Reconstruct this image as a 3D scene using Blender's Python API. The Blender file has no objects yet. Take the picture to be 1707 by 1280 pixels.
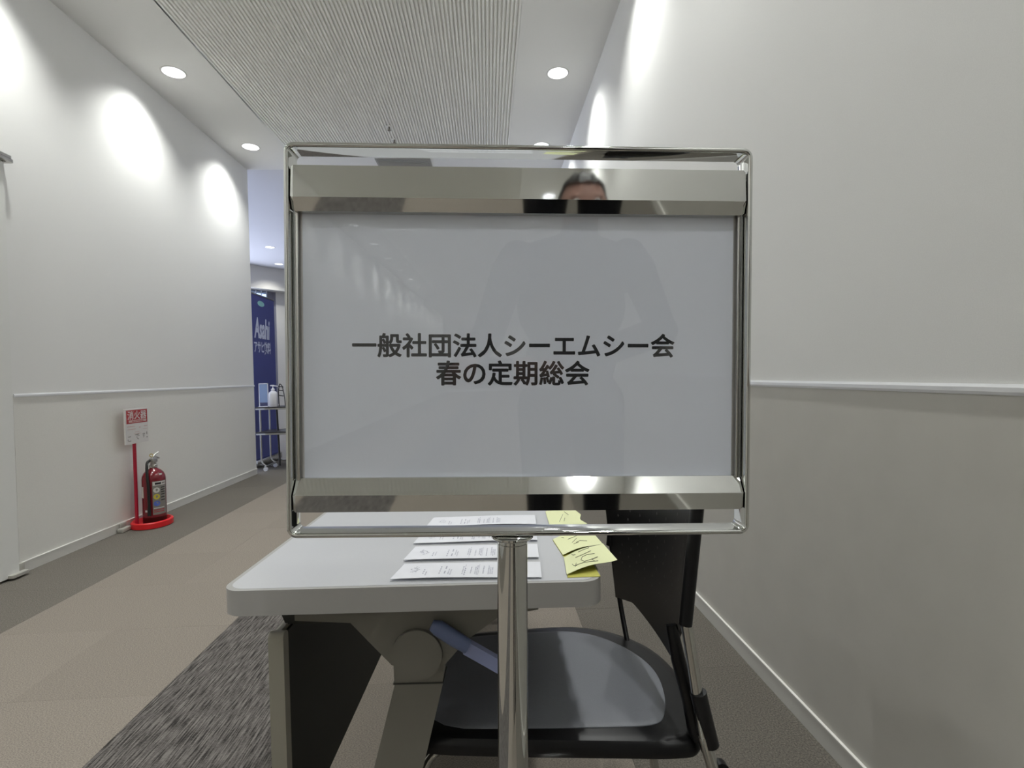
import bpy, bmesh, math, random
from mathutils import Vector, Matrix
random.seed(7)
S = bpy.context.scene
C = S.collection
PI = math.pi

# ------------------------------------------------------------------ camera
EYE = 1.045
yaw, pitch, roll, F_PX = 0.0453, -0.0157, -0.0239, 874.81
fwd = Vector((math.sin(yaw)*math.cos(pitch), math.cos(yaw)*math.cos(pitch), math.sin(pitch)))
rgt = Vector((math.cos(yaw), -math.sin(yaw), 0)); upv = rgt.cross(fwd)
cr, sr = math.cos(roll), math.sin(roll)
Rv = rgt*cr + upv*sr; Uv = upv*cr - rgt*sr
cam_d = bpy.data.cameras.new('camera'); cam = bpy.data.objects.new('camera', cam_d); C.objects.link(cam)
cam_d.sensor_width = 36; cam_d.lens = F_PX/1707*36; cam_d.clip_start = 0.003; cam_d.clip_end = 100
cam.matrix_world = Matrix(((Rv.x, Uv.x, -fwd.x, 0), (Rv.y, Uv.y, -fwd.y, 0), (Rv.z, Uv.z, -fwd.z, EYE), (0, 0, 0, 1)))
S.camera = cam

# ------------------------------------------------------------------ world, exposure
W = bpy.data.worlds.new('world'); S.world = W; W.use_nodes = True
W.node_tree.nodes['Background'].inputs[0].default_value = (0.55, 0.68, 1.0, 1)
W.node_tree.nodes['Background'].inputs[1].default_value = 2.0
S.view_settings.view_transform = 'Standard'; S.view_settings.look = 'None'
S.view_settings.exposure = 0.14; S.view_settings.gamma = 1.0
S.view_settings.use_curve_mapping = False
S.cycles.max_bounces = 10; S.cycles.diffuse_bounces = 6; S.cycles.glossy_bounces = 4; S.cycles.transparent_max_bounces = 12
SPOT_W = 64.0            # each ceiling downlight
SPOT_COL = (0.985, 1.0, 0.965)

# ------------------------------------------------------------------ dimensions (metres, corridor runs along +Y)
XL, XR, H = -2.650, 0.907, 3.433
YB, YC = -23.0, 6.07          # end of the corridor behind the viewer, corner of the left wall
GL, GR = -2.022, 0.277        # ribbed ceiling panel
RAIL = 1.0
LY0, LDY = 4.173, 1.3088      # downlight rhythm
LXL, LXR = XL+0.299, XR-0.296
FW_P, FW_D = Vector((-4.78, 11.05)), Vector((1, 1.2)).normalized()   # angled far wall of the hall

# ------------------------------------------------------------------ materials
MATS = {}
def mat(name, col=(0.8, 0.8, 0.8), rough=0.5, metal=0.0, emit=None, es=0.0, spec=0.5, coat=0.0):
    m = bpy.data.materials.new(name); m.use_nodes = True
    b = m.node_tree.nodes['Principled BSDF']
    b.inputs['Base Color'].default_value = (*col, 1); b.inputs['Roughness'].default_value = rough
    b.inputs['Metallic'].default_value = metal; b.inputs['Specular IOR Level'].default_value = spec
    b.inputs['Coat Weight'].default_value = coat
    if emit: b.inputs['Emission Color'].default_value = (*emit, 1); b.inputs['Emission Strength'].default_value = es
    MATS[name] = m; return m
def nd(m, t, **kw):
    n = m.node_tree.nodes.new(t)
    for k, v in kw.items():
        if k in n.inputs: n.inputs[k].default_value = v
        else: setattr(n, k, v)
    return n
def lk(m, a, b): m.node_tree.links.new(a, b)
def bump_noise(name, scale=300, strength=0.15, dist=0.002, stretch=(1, 1, 1), var=0.0, detail=3):
    m = MATS[name]; b = m.node_tree.nodes['Principled BSDF']
    tc = nd(m, 'ShaderNodeTexCoord'); mp = nd(m, 'ShaderNodeMapping'); mp.inputs['Scale'].default_value = stretch
    lk(m, tc.outputs['Object'], mp.inputs['Vector'])
    n = nd(m, 'ShaderNodeTexNoise'); n.inputs['Scale'].default_value = scale; n.inputs['Detail'].default_value = detail
    lk(m, mp.outputs['Vector'], n.inputs['Vector'])
    bp = nd(m, 'ShaderNodeBump'); bp.inputs['Strength'].default_value = strength; bp.inputs['Distance'].default_value = dist
    lk(m, n.outputs['Fac'], bp.inputs['Height']); lk(m, bp.outputs['Normal'], b.inputs['Normal'])
    if var:
        c = b.inputs['Base Color'].default_value[:3]
        r = nd(m, 'ShaderNodeValToRGB')
        r.color_ramp.elements[0].position = 0.3; r.color_ramp.elements[1].position = 0.7
        r.color_ramp.elements[0].color = (*[x*(1-var) for x in c], 1); r.color_ramp.elements[1].color = (*[min(1, x*(1+var)) for x in c], 1)
        lk(m, n.outputs['Fac'], r.inputs['Fac']); lk(m, r.outputs['Color'], b.inputs['Base Color'])
    return m

mat('wallpaper', (0.80, 0.80, 0.785), 0.75, spec=0.25); bump_noise('wallpaper', 420, 0.12, 0.001, (1, 1, 1), 0.02)
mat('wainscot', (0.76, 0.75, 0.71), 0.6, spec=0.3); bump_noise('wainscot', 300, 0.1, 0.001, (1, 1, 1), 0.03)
mat('wainscot_right_dim', (0.58, 0.565, 0.52), 0.6, spec=0.3); bump_noise('wainscot_right_dim', 9, 0.03, 0.001, (1, 1, 1), 0.022, 6)  # faint stains, plus uneven brightness put into a darker colour than the left
mat('rail', (0.80, 0.81, 0.83), 0.3)
mat('baseboard', (0.66, 0.65, 0.61), 0.45)
mat('basecap', (0.85, 0.84, 0.80), 0.4)
mat('ceiling_plain', (0.84, 0.84, 0.82), 0.85, spec=0.15); bump_noise('ceiling_plain', 300, 0.12, 0.001, var=0.03)
mat('ceiling_rib', (0.90, 0.90, 0.87), 0.85, spec=0.15)
mat('hall_white', (0.70, 0.71, 0.74), 0.8)
mat('hall_cream', (0.62, 0.60, 0.55), 0.8)
mat('door_white', (0.78, 0.785, 0.76), 0.5)
mat('steel', (0.50, 0.49, 0.46), 0.35, 1.0)
mat('chrome', (0.64, 0.65, 0.635), 0.04, 1.0)
mat('chrome_soft', (0.56, 0.56, 0.54), 0.16, 1.0)
mat('paper', (0.83, 0.86, 0.93), 0.7)
mat('ink', (0.018, 0.018, 0.02), 0.6)
mat('table_top', (0.495, 0.503, 0.525), 0.38); bump_noise('table_top', 500, 0.05, 0.0005, var=0.02)
mat('table_edge', (0.36, 0.355, 0.345), 0.45)
mat('table_metal', (0.155, 0.148, 0.125), 0.45); bump_noise('table_metal', 700, 0.1, 0.0005)
mat('panel_dark', (0.026, 0.027, 0.022), 0.7)
mat('panel_edge', (0.30, 0.285, 0.24), 0.5)
mat('lever_blue', (0.10, 0.13, 0.24), 0.4)
mat('lever_pale', (0.22, 0.25, 0.42), 0.4)
mat('black_plastic', (0.006, 0.006, 0.007), 0.32, spec=0.28)
mat('perforation', (0.10, 0.10, 0.10), 0.8)
mat('seat_pad', (0.155, 0.163, 0.185), 0.5, spec=0.5); bump_noise('seat_pad', 900, 0.3, 0.0006, var=0.08)
mat('slip_paper', (0.70, 0.71, 0.76), 0.7)
mat('slip_print', (0.33, 0.34, 0.42), 0.7)
mat('note_pale', (0.74, 0.77, 0.46), 0.7)
mat('note_deep', (0.50, 0.48, 0.10), 0.7)
mat('pencil', (0.10, 0.10, 0.07), 0.7)
mat('red_paint', (0.17, 0.006, 0.014), 0.22, coat=0.4)
mat('red_dark', (0.035, 0.004, 0.004), 0.35)
mat('red_tray', (0.70, 0.015, 0.02), 0.35)
mat('red_post', (0.46, 0.012, 0.04), 0.35)
mat('board_white', (0.68, 0.66, 0.64), 0.5)
mat('board_red', (0.42, 0.035, 0.04), 0.5)
mat('print_grey', (0.25, 0.24, 0.22), 0.6)
mat('print_pale', (0.60, 0.45, 0.42), 0.6)
mat('label_grey', (0.22, 0.21, 0.19), 0.5)
mat('label_white', (0.62, 0.61, 0.58), 0.5)
mat('label_yellow', (0.60, 0.50, 0.05), 0.5)
mat('label_blue', (0.08, 0.14, 0.50), 0.5)
mat('brass', (0.60, 0.48, 0.15), 0.3, 1.0)
mat('rubber', (0.01, 0.01, 0.01), 0.6)
mat('banner_blue', (0.050, 0.062, 0.24), 0.45)
mat('banner_print', (0.62, 0.66, 0.80), 0.5)
mat('banner_green', (0.30, 0.62, 0.60), 0.5)
mat('bottle_white', (0.78, 0.79, 0.85), 0.35)
mat('shelf_dark', (0.035, 0.032, 0.035), 0.4)
mat('blue_card', (0.26, 0.36, 0.58), 0.5)
mat('bracket_grey', (0.42, 0.41, 0.37), 0.6)
mat('lamp_trim', (0.66, 0.66, 0.63), 0.5)
mat('reflector', (0.85, 0.85, 0.85), 0.25)
mat('lamp_glow', (1, 1, 1), 0.5, emit=(0.93, 0.96, 1.0), es=14.0)
mat('window_frame', (0.20, 0.20, 0.24), 0.5)
mat('blind_white', (0.85, 0.87, 0.9), 0.6)
mat('sprinkler', (0.18, 0.17, 0.15), 0.4)
mat('vent_grey', (0.36, 0.36, 0.34), 0.7)
mat('suit', (0.008, 0.008, 0.010), 0.85, spec=0.2)
mat('skin', (0.42, 0.24, 0.19), 0.55)
mat('hair', (0.012, 0.010, 0.009), 0.55)
mat('eye_white', (0.7, 0.68, 0.66), 0.3)
mat('device', (0.02, 0.02, 0.022), 0.4)
mat('subfloor', (0.20, 0.19, 0.175), 0.95, spec=0.05)

def clear_mat(name, tint=(0.97, 0.98, 0.98), ior=1.49):
    m = bpy.data.materials.new(name); m.use_nodes = True; nt = m.node_tree
    nt.nodes.remove(nt.nodes['Principled BSDF']); out = nt.nodes['Material Output']
    t = nd(m, 'ShaderNodeBsdfTransparent'); t.inputs[0].default_value = (*tint, 1)
    g = nd(m, 'ShaderNodeBsdfGlossy'); g.inputs['Roughness'].default_value = 0.015
    fr = nd(m, 'ShaderNodeFresnel'); gm = nd(m, 'ShaderNodeNewGeometry'); mrg = nd(m, 'ShaderNodeMapRange')   # same index seen from both sides of the thin sheet
    mrg.inputs['To Min'].default_value = ior; mrg.inputs['To Max'].default_value = 1/ior; lk(m, gm.outputs['Backfacing'], mrg.inputs['Value']); lk(m, mrg.outputs['Result'], fr.inputs['IOR'])
    mx = nd(m, 'ShaderNodeMixShader'); lk(m, fr.outputs[0], mx.inputs[0]); lk(m, t.outputs[0], mx.inputs[1]); lk(m, g.outputs[0], mx.inputs[2])
    lk(m, mx.outputs[0], out.inputs['Surface']); MATS[name] = m
clear_mat('acrylic', (0.985, 0.99, 1.0)); clear_mat('window_glass', (0.9, 0.95, 1.0), 1.45)

def carpet(name, col, kind):
    m = mat(name, col, 0.95, spec=0.05); b = m.node_tree.nodes['Principled BSDF']
    tc = nd(m, 'ShaderNodeTexCoord'); geo = nd(m, 'ShaderNodeNewGeometry')
    mp = nd(m, 'ShaderNodeMapping'); lk(m, geo.outputs['Position'], mp.inputs['Vector'])
    n = nd(m, 'ShaderNodeTexNoise'); n.inputs['Detail'].default_value = 4
    lk(m, mp.outputs['Vector'], n.inputs['Vector'])
    r = nd(m, 'ShaderNodeValToRGB'); e = r.color_ramp.elements
    if kind == 'streak':
        mp.inputs['Scale'].default_value = (210, 13, 1); n.inputs['Scale'].default_value = 1.0
        e[0].position = 0.36; e[1].position = 0.66
        e[0].color = (*[c*0.30 for c in col], 1); e[1].color = (*[c*1.75 for c in col], 1)
        n2 = nd(m, 'ShaderNodeTexNoise'); n2.inputs['Scale'].default_value = 1; mp2 = nd(m, 'ShaderNodeMapping'); mp2.inputs['Scale'].default_value = (90, 330, 1)
        lk(m, geo.outputs['Position'], mp2.inputs['Vector']); lk(m, mp2.outputs['Vector'], n2.inputs['Vector'])
        mth = nd(m, 'ShaderNodeMath', operation='MULTIPLY_ADD'); mth.inputs[1].default_value = 0.30
        lk(m, n2.outputs['Fac'], mth.inputs[0])
        sub = nd(m, 'ShaderNodeMath', operation='SUBTRACT'); sub.inputs[1].default_value = 0.15
        lk(m, n.outputs['Fac'], sub.inputs[0]); lk(m, sub.outputs[0], mth.inputs[2]); fac = mth.outputs[0]
    elif kind == 'rib':
        mp.inputs['Scale'].default_value = (220, 420, 1); n.inputs['Scale'].default_value = 1.0
        e[0].position = 0.3; e[1].position = 0.7
        e[0].color = (*[c*0.62 for c in col], 1); e[1].color = (*[c*1.36 for c in col], 1); fac = n.outputs['Fac']
    else:
        mp.inputs['Scale'].default_value = (220, 220, 1); n.inputs['Scale'].default_value = 1.0
        e[0].position = 0.3; e[1].position = 0.72
        e[0].color = (*[c*0.6 for c in col], 1); e[1].color = (*[c*1.5 for c in col], 1); fac = n.outputs['Fac']
    lk(m, fac, r.inputs['Fac'])
    oi = nd(m, 'ShaderNodeObjectInfo'); mr = nd(m, 'ShaderNodeMapRange')
    mr.inputs['To Min'].default_value = 0.965; mr.inputs['To Max'].default_value = 1.03
    lk(m, oi.outputs['Random'], mr.inputs['Value'])
    mul = nd(m, 'ShaderNodeVectorMath', operation='SCALE'); lk(m, r.outputs['Color'], mul.inputs[0]); lk(m, mr.outputs['Result'], mul.inputs['Scale'])
    lk(m, mul.outputs['Vector'], b.inputs['Base Color'])
    bp = nd(m, 'ShaderNodeBump'); bp.inputs['Strength'].default_value = 0.25; bp.inputs['Distance'].default_value = 0.002
    lk(m, fac, bp.inputs['Height']); lk(m, bp.outputs['Normal'], b.inputs['Normal'])
carpet('carpet_dark', (0.150, 0.138, 0.120), 'plain')
carpet('carpet_beige', (0.255, 0.226, 0.195), 'rib')
carpet('carpet_streak', (0.115, 0.106, 0.100), 'streak')

# ------------------------------------------------------------------ helpers
def obj(name, bm, m=None, parent=None, smooth=False):
    me = bpy.data.meshes.new(name)
    bmesh.ops.recalc_face_normals(bm, faces=bm.faces)
    bm.to_mesh(me); bm.free()
    return obj_me(name, me, m, parent, smooth)
def obj_me(name, me, m=None, parent=None, smooth=False):
    o = bpy.data.objects.new(name, me); C.objects.link(o)
    if m and not me.materials: me.materials.append(MATS[m])
    if smooth:
        for p in me.polygons: p.use_smooth = True
        try: me.set_sharp_from_angle(angle=math.radians(40))
        except Exception: pass
    if parent: o.parent = parent
    return o
def thing(name, loc=(0, 0, 0), rz=0):
    o = bpy.data.objects.new(name, None); C.objects.link(o); o.location = loc; o.rotation_euler = (0, 0, rz); o.empty_display_size = 0.05
    return o
def tag(o, label, cat, group=None):
    o['label'] = label; o['category'] = cat
    if group: o['group'] = group
    return o
def structure(o, label=None, cat=None):
    o['kind'] = 'structure'
    if label: o['label'] = label
    if cat: o['category'] = cat
    return o
def box(bm, x0, x1, y0, y1, z0, z1, bev=0, seg=2):
    v = [bm.verts.new(p) for p in ((x0, y0, z0), (x1, y0, z0), (x1, y1, z0), (x0, y1, z0), (x0, y0, z1), (x1, y0, z1), (x1, y1, z1), (x0, y1, z1))]
    fs = [bm.faces.new([v[i] for i in f]) for f in ((3, 2, 1, 0), (4, 5, 6, 7), (0, 1, 5, 4), (1, 2, 6, 5), (2, 3, 7, 6), (3, 0, 4, 7))]
    if bev:
        es = list({e for f in fs for e in f.edges})
        bmesh.ops.bevel(bm, geom=es, offset=bev, segments=seg, profile=0.5, affect='EDGES')
    return bm
def B(*a, **k): return box(bmesh.new(), *a, **k)
def tube(bm, pts, r, seg=14, caps=True):
    """swept round tube; r number or list"""
    P = [Vector(p) for p in pts]; n = len(P); rs = r if isinstance(r, (list, tuple)) else [r]*n
    rings = []; up = None
    for i in range(n):
        t = (P[min(i+1, n-1)]-P[max(i-1, 0)]).normalized()
        if up is None:
            up = Vector((0, 0, 1)) if abs(t.z) < 0.9 else Vector((1, 0, 0))
        a = (up-t*up.dot(t)).normalized(); up = a; b = t.cross(a)
        rings.append([bm.verts.new(P[i]+(a*math.cos(2*PI*k/seg)+b*math.sin(2*PI*k/seg))*rs[i]) for k in range(seg)])
    for i in range(n-1):
        for k in range(seg):
            bm.faces.new((rings[i][k], rings[i][(k+1) % seg], rings[i+1][(k+1) % seg], rings[i+1][k]))
    if caps: bm.faces.new(rings[0][::-1]); bm.faces.new(rings[-1])
    return bm
def lathe(bm, prof, cx=0, cy=0, seg=32):
    """prof: list of (r,z)"""
    rings = []
    for r, z in prof:
        if r < 1e-6: rings.append([bm.verts.new((cx, cy, z))])
        else: rings.append([bm.verts.new((cx+r*math.cos(2*PI*k/seg), cy+r*math.sin(2*PI*k/seg), z)) for k in range(seg)])
    for a, b in zip(rings, rings[1:]):
        for k in range(seg):
            k2 = (k+1) % seg
            if len(a) == 1 and len(b) == 1: continue
            if len(a) == 1: bm.faces.new((a[0], b[k], b[k2]))
            elif len(b) == 1: bm.faces.new((a[k], a[k2], b[0]))
            else: bm.faces.new((a[k], a[k2], b[k2], b[k]))
    return bm
def prism(bm, poly, axis, a, b):
    """extrude 2-D polygon along axis between a and b; poly in the two other axes in order"""
    def mk(p, t):
        return {'x': (t, p[0], p[1]), 'y': (p[0], t, p[1]), 'z': (p[0], p[1], t)}[axis]
    v0 = [bm.verts.new(mk(p, a)) for p in poly]; v1 = [bm.verts.new(mk(p, b)) for p in poly]
    bm.faces.new(v0[::-1]); bm.faces.new(v1)
    n = len(poly)
    for i in range(n): bm.faces.new((v0[i], v0[(i+1) % n], v1[(i+1) % n], v1[i]))
    return bm
def rrect(x0, x1, y0, y1, r, seg=6):
    pts = []
    for cx, cy, a0 in ((x1-r, y1-r, 0), (x0+r, y1-r, 90), (x0+r, y0+r, 180), (x1-r, y0+r, 270)):
        for k in range(seg+1):
            a = math.radians(a0+90*k/seg); pts.append((cx+r*math.cos(a), cy+r*math.sin(a)))
    return pts
def fillet(pts, r, seg=5):
    out = [Vector(pts[0])]
    for a, b, c in zip(pts, pts[1:], pts[2:]):
        a, b, c = Vector(a), Vector(b), Vector(c)
        d1, d2 = (a-b), (c-b); rr = min(r, d1.length*.49, d2.length*.49)
        p, q = b+d1.normalized()*rr, b+d2.normalized()*rr
        for k in range(seg+1):
            t = k/seg; out.append(p*(1-t)**2+b*2*t*(1-t)+q*t*t)
    out.append(Vector(pts[-1])); return out
def bevel_all(bm, w, seg=3, angle=40):
    es = [e for e in bm.edges if len(e.link_faces) == 2 and e.calc_face_angle(0) > math.radians(angle)]
    bmesh.ops.bevel(bm, geom=es, offset=w, segments=seg, profile=0.5, affect='EDGES'); return bm
def text_mesh(body, size, offset=0.0, extrude=0.0002, align='CENTER', spacing=1.0):
    c = bpy.data.curves.new('lettering', 'FONT'); c.body = body; c.size = size; c.offset = offset; c.extrude = extrude
    c.align_x = align; c.space_character = spacing; c.resolution_u = 4; c.fill_mode = 'BOTH'
    t = bpy.data.objects.new('lettering_tmp', c); C.objects.link(t)
    bpy.context.view_layer.update()
    me = bpy.data.meshes.new_from_object(t.evaluated_get(bpy.context.evaluated_depsgraph_get()))
    bpy.data.objects.remove(t); bpy.data.curves.remove(c); me.materials.clear(); return me
def xf(me, M): me.transform(M); return me
def frame(origin, X, Y):
    X = Vector(X).normalized(); Y = Vector(Y); Y = (Y-X*X.dot(Y)).normalized(); Z = X.cross(Y)
    return Matrix(((X.x, Y.x, Z.x, origin[0]), (X.y, Y.y, Z.y, origin[1]), (X.z, Y.z, Z.z, origin[2]), (0, 0, 0, 1)))

# ================================================================== THE SETTING
# ---- floor: slab, strips of carpet behind the viewer, single carpet tiles in view
floor = structure(obj('floor', B(-10, 1.2, YB-.2, 19, -0.10, -0.012), 'subfloor'), 'carpet-tiled corridor floor with beige and dark grey bands', 'floor')
cols = [(-2.650, -2.100, 'carpet_dark'), (-2.100, -1.619, 'carpet_beige'), (-1.619, -1.1375, 'carpet_beige'), (-1.1375, -0.606, 'carpet_streak'),
        (-0.606, -0.121, 'carpet_beige'), (-0.121, 0.365, 'carpet_beige'), (0.365, 0.907, 'carpet_dark')]
Y0T = 0.803
for a, b, m in cols: obj('carpet_strip', B(a+.0005, b-.0005, YB, Y0T-.0005, -0.012, 0), m, floor)
tile_me = {}
for i, (a, b, m) in enumerate(cols):
    w = b-a; key = (round(w, 3), m)
    if key not in tile_me:
        bm = B(-w/2+.0002, w/2-.0002, -.2498, .2498, -0.012, 0.0, bev=0.0005, seg=1)
        me = bpy.data.meshes.new('carpet_tile'); bm.to_mesh(me); bm.free(); me.materials.append(MATS[m]); tile_me[key] = me
    for j in range(22):
        t = bpy.data.objects.new('carpet_tile', tile_me[key]); C.objects.link(t); t.parent = floor
        t.location = ((a+b)/2, Y0T+.25+.5*j, random.uniform(-.0006, 0))
obj('hall_carpet', B(-10, XL-.001, 6.0, 19, -0.012, -0.0005), 'carpet_dark', floor)
obj('hall_carpet', B(XL+.001, XR, Y0T+11.0, 19, -0.012, -0.0005), 'carpet_dark', floor)

# ---- walls
def panel(name, x0, x1, y0, y1, z0, z1, m, parent=None): return obj(name, B(x0, x1, y0, y1, z0, z1), m, parent)
wl = structure(panel('wall_left', XL-.14, XL, YB, YC, 0, H+.12, 'wallpaper'), 'long pale corridor wall with scallops of light, left of the sign', 'wall')
wr = structure(panel('wall_right', XR, XR+.14, YB, 19, 0, H+.12, 'wallpaper'), 'long pale corridor wall right of the sign', 'wall')
panel('wainscot', XL-.01, XL+.002, 3.05, YC-.004, .06, RAIL, 'wainscot', wl)
panel('wainscot', XL-.01, XL+.002, YB, 1.95, .06, RAIL, 'wainscot', wl)
panel('wainscot', XR-.002, XR+.01, YB, 18, .06, RAIL, 'wainscot_right_dim', wr)
structure(panel('wall_back', XL-.14, XR+.14, YB-.15, YB, 0, H+.12, 'wallpaper'), 'pale end wall of the corridor behind the viewer', 'wall')
def trimrail(name, x, s, y0, y1, z, t, parent=None):
    prof = [(x, z-t/2), (x+s*.003, z-t/2), (x+s*.0055, z-t*.2), (x+s*.0055, z+t*.2), (x+s*.003, z+t/2), (x, z+t/2)]
    bm = bmesh.new()
    v0 = [bm.verts.new((p[0], y0, p[1])) for p in prof]; v1 = [bm.verts.new((p[0], y1, p[1])) for p in prof]
    for i in range(len(prof)): bm.faces.new((v0[i], v0[(i+1) % 6], v1[(i+1) % 6], v1[i]))
    bm.faces.new(v0); bm.faces.new(v1[::-1])
    return obj(name, bm, 'rail', parent)
structure(trimrail('trim_1', XL+.002, 1, 3.05, YC, RAIL, .020), 'slim pale dado rail along the left wall', 'trim')
structure(trimrail('trim_2', XR-.002, -1, YB, 18, RAIL, .020), 'slim pale dado rail along the right wall', 'trim')
def base(name, x, s, y0, y1):
    o = obj(name, B(min(x, x+s*.006), max(x, x+s*.006), y0, y1, 0, .058), 'baseboard')
    obj('top_edge', B(min(x, x+s*.008), max(x, x+s*.008), y0, y1, .0585, .0625), 'basecap', o)
    return o
structure(base('baseboard_left', XL+.002, 1, 3.05, YC), 'pale skirting strip at the foot of the left wall', 'baseboard')
structure(base('baseboard_right', XR-.002, -1, YB, 18), 'pale skirting strip at the foot of the right wall', 'baseboard')

# ---- door in the left wall (its hinge edge is at the frame edge)
d = structure(thing('door_1', (XL, 3.0, 0)), 'white pivot door leaf at the left picture edge', 'door')
obj('leaf', B(.004, .034, -.93, .012, .012, 2.28, bev=.002, seg=1), 'door_white', d)
for z0, nm in ((2.285, 'top_pivot'), (.012, 'bottom_pivot')):
    bm = bmesh.new(); zz = z0
    prism(bm, rrect(.0, .062, -.06, .045, .014), 'z', zz, zz+.016)
    if nm == 'top_pivot': prism(bm, rrect(.0, .056, -.06, .04, .012), 'z', zz+.021, zz+.036); lathe(bm, [(.0, zz-.004), (.009, zz-.004), (.009, zz+.03), (0, zz+.03)], .03, .015, 12)
    else: box(bm, .0, .03, .012, .05, zz+.01, zz+.055, bev=.003)
    obj(nm, bm, 'steel' if nm == 'top_pivot' else 'bracket_grey', d, True)

# ---- ceiling: plain side strips with round openings for the downlights, ribbed centre
NB = 20
ks = list(range(-NB, 2))
ceil = structure(thing('ceiling', (0, 0, H)), 'pale corridor ceiling with a finely ribbed middle panel', 'ceiling')
RH = 0.080
def strip_with_holes(name, x0, x1, y0, y1, holes, z, m, parent):
    bm = bmesh.new(); ys = [y0]
    for h in holes: ys += [h[1]-.3, h[1]+.3]
    ys.append(y1); N = 32
    for i in range(0, len(ys), 2):
        if ys[i+1]-ys[i] > 1e-4:
            bm.faces.new([bm.verts.new(p) for p in ((x0, ys[i], z), (x0, ys[i+1], z), (x1, ys[i+1], z), (x1, ys[i], z))])
    for hx, hy in holes:
        angs = sorted([2*PI*k/N for k in range(N)]+[math.atan2(sy*.3, (x1 if sx > 0 else x0)-hx) % (2*PI) for sx in (1, -1) for sy in (1, -1)])
        inn, out = [], []
        for a in angs:
            cx, sy = math.cos(a), math.sin(a)
            t = min([(x1-hx)/cx if cx > 1e-9 else 1e9, (x0-hx)/cx if cx < -1e-9 else 1e9, .3/abs(sy) if abs(sy) > 1e-9 else 1e9])
            inn.append(bm.verts.new((hx+RH*cx, hy+RH*sy, z))); out.append(bm.verts.new((hx+t*cx, hy+t*sy, z)))
        n = len(angs)
        for k in range(n): bm.faces.new((inn[k], out[k], out[(k+1) % n], inn[(k+1) % n]))
    o = obj(name, bm, m, parent); return o
PE = 5.72     # end of the ribbed panel
hl = [(LXL, LY0+LDY*k) for k in ks]; hr = [(LXR, LY0+LDY*k) for k in ks]
strip_with_holes('plain_strip', XL, GL, YB, YC, hl, 0, 'ceiling_plain', ceil)
strip_with_holes('plain_strip', GR, XR, YB, YC, hr, 0, 'ceiling_plain', ceil)
obj('plain_strip', B(GL, GR, PE, YC, 0, .03), 'ceiling_plain', ceil)
bm = bmesh.new(); n = 86; pw = (GR-GL)/n; prof = []
for i in range(n):
    x = GL+i*pw; prof += [(x, .016), (x+pw*.34, .016), (x+pw*.42, .0005), (x+pw*.92, .0005)]
prof.append((GR, .016))
ra = [bm.verts.new((x, YB, z)) for x, z in prof]; rb = [bm.verts.new((x, PE, z)) for x, z in prof]
for i in range(len(prof)-1): bm.faces.new((ra[i], ra[i+1], rb[i+1], rb[i]))
obj('ribbed_panel', bm, 'ceiling_rib', ceil)
obj('slab', B(XL-.14, XR+.14, YB, YC, .13, .18), 'ceiling_plain', ceil)
# hall beyond the corner: same height, smooth and cool in tone
hall_holes = [(-3.837, 9.605), (-4.218, 10.985)]
hall = structure(thing('ceiling_hall', (0, 0, H+.012)), 'cool white ceiling of the hall beyond the corner', 'ceiling')
strip_with_holes('plain_strip', -4.6, -3.3, YC, 11.4, hall_holes, 0, 'hall_white', hall)
def fy(x): return FW_P.y+1.2*(x-FW_P.x)+.18        # where the angled far wall meets the ceiling
def ceil_piece(x0, x1, y0):
    obj('plain_strip', prism(bmesh.new(), [(x0, y0), (x1, y0), (x1, fy(x1)), (x0, max(fy(x0), y0+.001))], 'z', 0, .03), 'hall_white', hall)
ceil_piece(-8.8, -4.6, YC); ceil_piece(-4.6, -3.3, 11.4); ceil_piece(-3.3, XR, YC)
obj('slab', B(-4.7, -3.2, YC, 11.3, .13, .16), 'hall_white', hall)

# ---- hall walls
structure(panel('wall_hall_near', -10, XL-.14, YC-.14, YC, 0, H+.02, 'hall_white'), 'white side of the room block facing the hall', 'wall')
far = structure(thing('wall_far', (FW_P.x, FW_P.y, 0), math.atan2(FW_D.y, FW_D.x)), 'cream wall and soffit at the far end of the hall', 'wall')
# local x runs along the wall, local y into the wall
obj('soffit', B(-7, 9.8, -.02, .12, 2.985, H+.02), 'hall_cream', far)
obj('soffit_underside', B(-7, 9.8, .12, .62, 2.985, 3.02), 'hall_cream', far)
obj('wall_panel', B(0.62, 9.8, .25, .66, 0, 2.985), 'hall_cream', far)
obj('wall_panel', B(-7, .62, .25, .36, 0, .55), 'hall_cream', far)
win = structure(thing('window_1', (FW_P.x, FW_P.y, 0), math.atan2(FW_D.y, FW_D.x)), 'tall bright window with vertical blind slats behind the blue banner', 'window')
obj('window_frame', (lambda bm: (box(bm, -7, .62, .26, .32, .55, .62), box(bm, -7, .62, .26, .32, 2.965, 2.985), box(bm, .54, .62, .26, .32, .62, 2.965), box(bm, .44, .56, .26, .32, .62, 2.965), bm)[-1])(bmesh.new()), 'window_frame', win)
obj('window_pane', B(-7, .54, .285, .292, .62, 2.965), 'window_glass', win)
sl = bpy.data.meshes.new('blind_slat'); bm = B(-.035, .035, -.003, .003, .64, 2.98); bm.to_mesh(sl); bm.free(); sl.materials.append(MATS['blind_white'])
for i in range(48):
    o = bpy.data.objects.new('blind_slat', sl); C.objects.link(o); o.parent = win; o.location = (.40-.115*i, .22, 0); o.rotation_euler = (0, 0, .9)
structure(panel('wall_hall_side', -10.14, -10, YC-.14, 19, 0, H+.05, 'hall_white'), 'white side wall of the hall, out of view', 'wall')
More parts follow.
